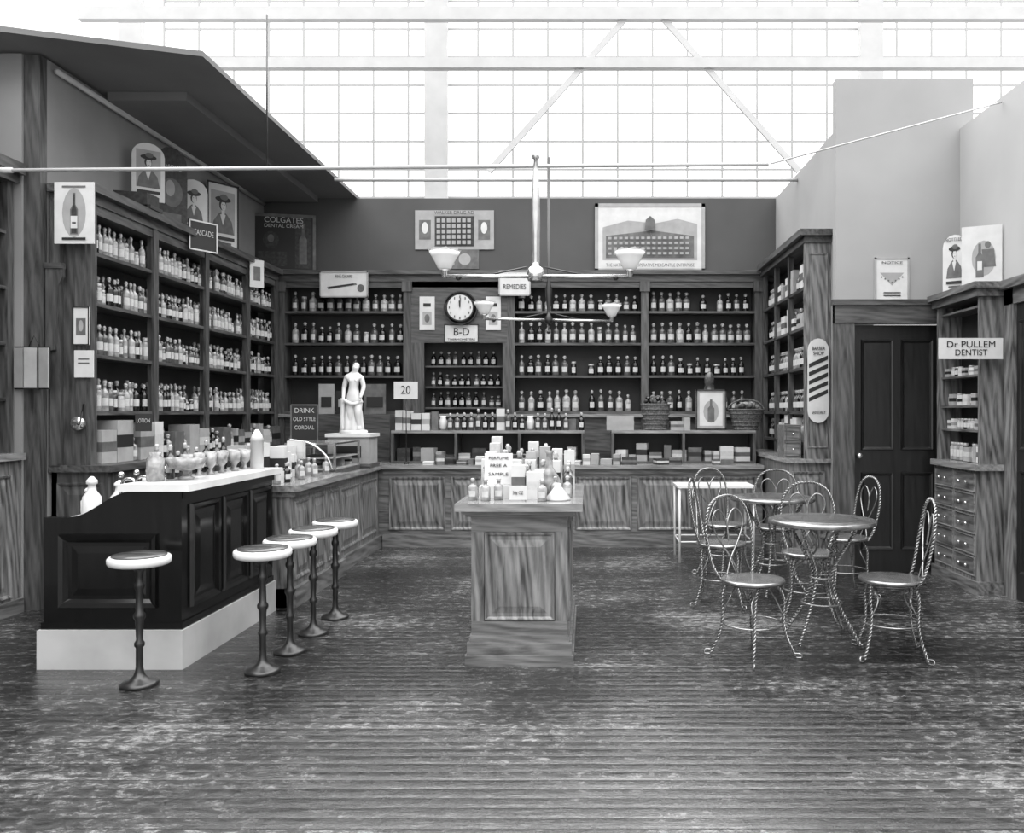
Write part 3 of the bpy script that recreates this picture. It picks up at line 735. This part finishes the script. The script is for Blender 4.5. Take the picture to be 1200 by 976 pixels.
sign('bottle_picture',(1.36,9.5,1.47),.34,.45,0,0,paper2,art=[(R(-.75,-.8,.75,.8),paper),(ell(0,-.1,.5,.55),paper2),(bot(0,-.6,.5,.22),grayink)],border=clothD)
b=MB(); b.lathe((1.36,9.62,1.241),[(.1,0),(.1,.35),(.06,.46),(.05,.52),(.06,.53),(.05,.62),(.01,.66)],gl_m,16); b.obj('show_globe_bottle')
# ================================================================ fountain fittings
b=MB(); z=1.04
def bowl(b,x,y,z,r,m): b.lathe((x,y,z),[(r*.35,0),(r*.4,.01),(r*.12,.025),(r*.15,.05),(r*.8,.07),(r,.13),(r*.95,.13),(r*.7,.085),(.001,.06)],m,20)
bowl(b,-2.43,5.15,z,.12,gl_l)
for i in range(14):
    x,y=-2.55+.055*(i%3)+random.uniform(-.01,.01),5.4+i*.058
    b.lathe((x,y,z),[(.028,0),(.01,.02),(.01,.04),(.033,.07),(.038,.14),(.036,.14),(.03,.07)],gl_l,12)
b.lathe((-2.38,6.12,z),[(.045,0),(.045,.2),(.05,.2),(.035,.24),(.012,.28)],white,14)
b.lathe((-2.55,5.02,z),[(.045,0),(.05,.01),(.05,.13),(.03,.15),(.035,.17)],gl_l,14)
for i in range(10): bottle(b,-2.6+random.uniform(-.01,.05),5.1+i*.11,z,.026,random.uniform(.14,.24),random.choice((gl_m,gl_l,gl_d)))
b.obj('fountain_glassware')
b=MB()
for i in range(7):
    y=5.0+i*.17; x=-2.74
    b.tube(smooth([(x,y,.832),(x,y,1.0),(x+.02,y,1.05),(x+.07,y,1.05),(x+.08,y,1.01)],5),.009,nickel,7)
    b.sphere((x,y,1.08),.018,nickel,8)
b.box(-2.8,-2.68,4.95,6.15,.831,.88,nickel)
b.obj('soda_taps')
b=MB()
for x,y,h in ((-2.9,4.98,.24),(-2.98,5.1,.17),(-2.86,5.2,.2),(-2.93,5.4,.16),(-2.9,5.6,.2)):
    b.lathe((x,y,.831),[(.045,0),(.05,.02),(.05,h*.5),(.025,h*.65),(.02,h*.8),(.03,h*.82),(.03,h*.9),(.008,h)],white,14)
b.obj('syrup_dispensers')
b=MB()
for i in range(14):
    y=6.36+i*.09; carton(b,-2.62+random.uniform(-.08,.14),y,.906,.14,.08,random.uniform(.08,.3),random.uniform(-.2,.2))
for i in range(8): bottle(b,-2.35+random.uniform(-.05,.08),6.4+i*.15,.906,.03,.15,random.choice((gl_l,gl_d)),(.7,-.7))
carton(b,-2.42,6.45,.906,.2,.12,.09,.1,paper)
b.obj('counter_merchandise')
b=MB()
for y0,y1 in ((7.68,8.5),):
    b.box(-2.74,-2.28,y0,y1,.876,.92,midX)
    for k in range(2): b.box(-2.73,-2.3,y0+.02,y1-.02,.92+.1*k,.93+.1*k,paper2)
    for yy in (y0,y1-.02):
        for xx in (-2.74,-2.3): b.box(xx,xx+.02,yy,yy+.02,.92,1.15,nickel)
    b.box(-2.74,-2.28,y0,y1,1.15,1.165,nickel)
for i in range(9): carton(b,-2.6+.1*(i%3),7.75+.09*i,.931,.08,.08,.07)
b.tube(smooth([(-2.3,7.66,.92),(-2.36,7.66,1.05),(-2.5,7.66,1.16),(-2.7,7.66,1.2)],6),.012,nickel,8)
b.obj('glass_showcase')
b=MB()
for k,(x,y,w,h,m) in enumerate(((-2.95,9.62,.3,.22,ink),(-2.62,9.6,.25,.3,grayink),(-3.15,9.6,.18,.3,paper2))):
    b.box(x,x+w,9.95,9.97,1.42,1.42+h+.05,m)
    b.box(x+.03,x+w-.03,9.943,9.95,1.5,1.5+h*.4,paper2 if m==ink else ink)
b.box(-3.3,-2.3,9.85,10.12,.0,1.418,midX)
b.obj('propped_show_cards')
sign('dark_price_board',(-3.0,9.0,1.3),.28,.45,math.radians(15),0,ink,[('DRINK',.7,.12,.7),('OLD STYLE',.3,.1,.8),('CORDIAL',-.1,.1,.7)],border=grayink)
b=MB(); b.box(-3.2,-2.86,8.8,9.2,0,1.07,midV); b.panel((-3.18,8.8,.1),(1,0,0),(0,-1,0),.3,.85,midV); b.obj('pedestal_cabinet')
b=MB()
for k in range(3):
    b.rbox(-4.12+.09*k,6.17-.01*(k%2),1.62,.08,.012,.29,.25*(1 if k%2 else -1),paper2);  # mirror leaves in flat pale colour; the bright reflection is painted in
    b.rbox(-4.12+.09*k,6.18-.01*(k%2),1.61,.09,.01,.31,.25*(1 if k%2 else -1),ink)
b.tube([(-4.07,6.2,1.92),(-4.03,6.2,2.0),(-3.99,6.2,1.92)],.003,ink,4)
b.obj('folding_mirror')
b=MB(); b.lathe((-4.15,5.9,1.151),[(.05,0),(.045,.02),(.015,.06),(.012,.16),(.02,.18),(.004,.2)],nickel,14); b.obj('bud_vase')
# ================================================================ WORLD, CAMERA
w=bpy.data.worlds.new('World'); S.world=w; w.use_nodes=True
nt=w.node_tree; bg=nt.nodes['Background']; bg.inputs[0].default_value=(1,1,1,1)
tc=nt.nodes.new('ShaderNodeTexCoord'); sp=nt.nodes.new('ShaderNodeSeparateXYZ')
nt.links.new(tc.outputs['Generated'],sp.inputs[0])
cr=nt.nodes.new('ShaderNodeValToRGB'); nt.links.new(sp.outputs[2],cr.inputs[0])
e=cr.color_ramp.elements; e[0].position=0; e[0].color=(.25,.25,.25,1); e[1].position=1; e[1].color=(1,1,1,1)
for p,v in ((.40,.27),(.52,.85)):
    q=e.new(p); q.color=(v,v,v,1)
mt=nt.nodes.new('ShaderNodeMath'); mt.operation='MULTIPLY'; mt.inputs[1].default_value=6.6
nt.links.new(cr.outputs[0],mt.inputs[0]); nt.links.new(mt.outputs[0],bg.inputs[1])
cam=bpy.data.cameras.new('Camera'); co=bpy.data.objects.new('Camera',cam); S.collection.objects.link(co); S.camera=co
co.location=(0,0,1.45); co.rotation_euler=(pi/2,0,0)
cam.sensor_width=36; cam.lens=30; cam.shift_x=-.075; cam.shift_y=-.005; cam.clip_end=100
S.view_settings.view_transform='Standard'
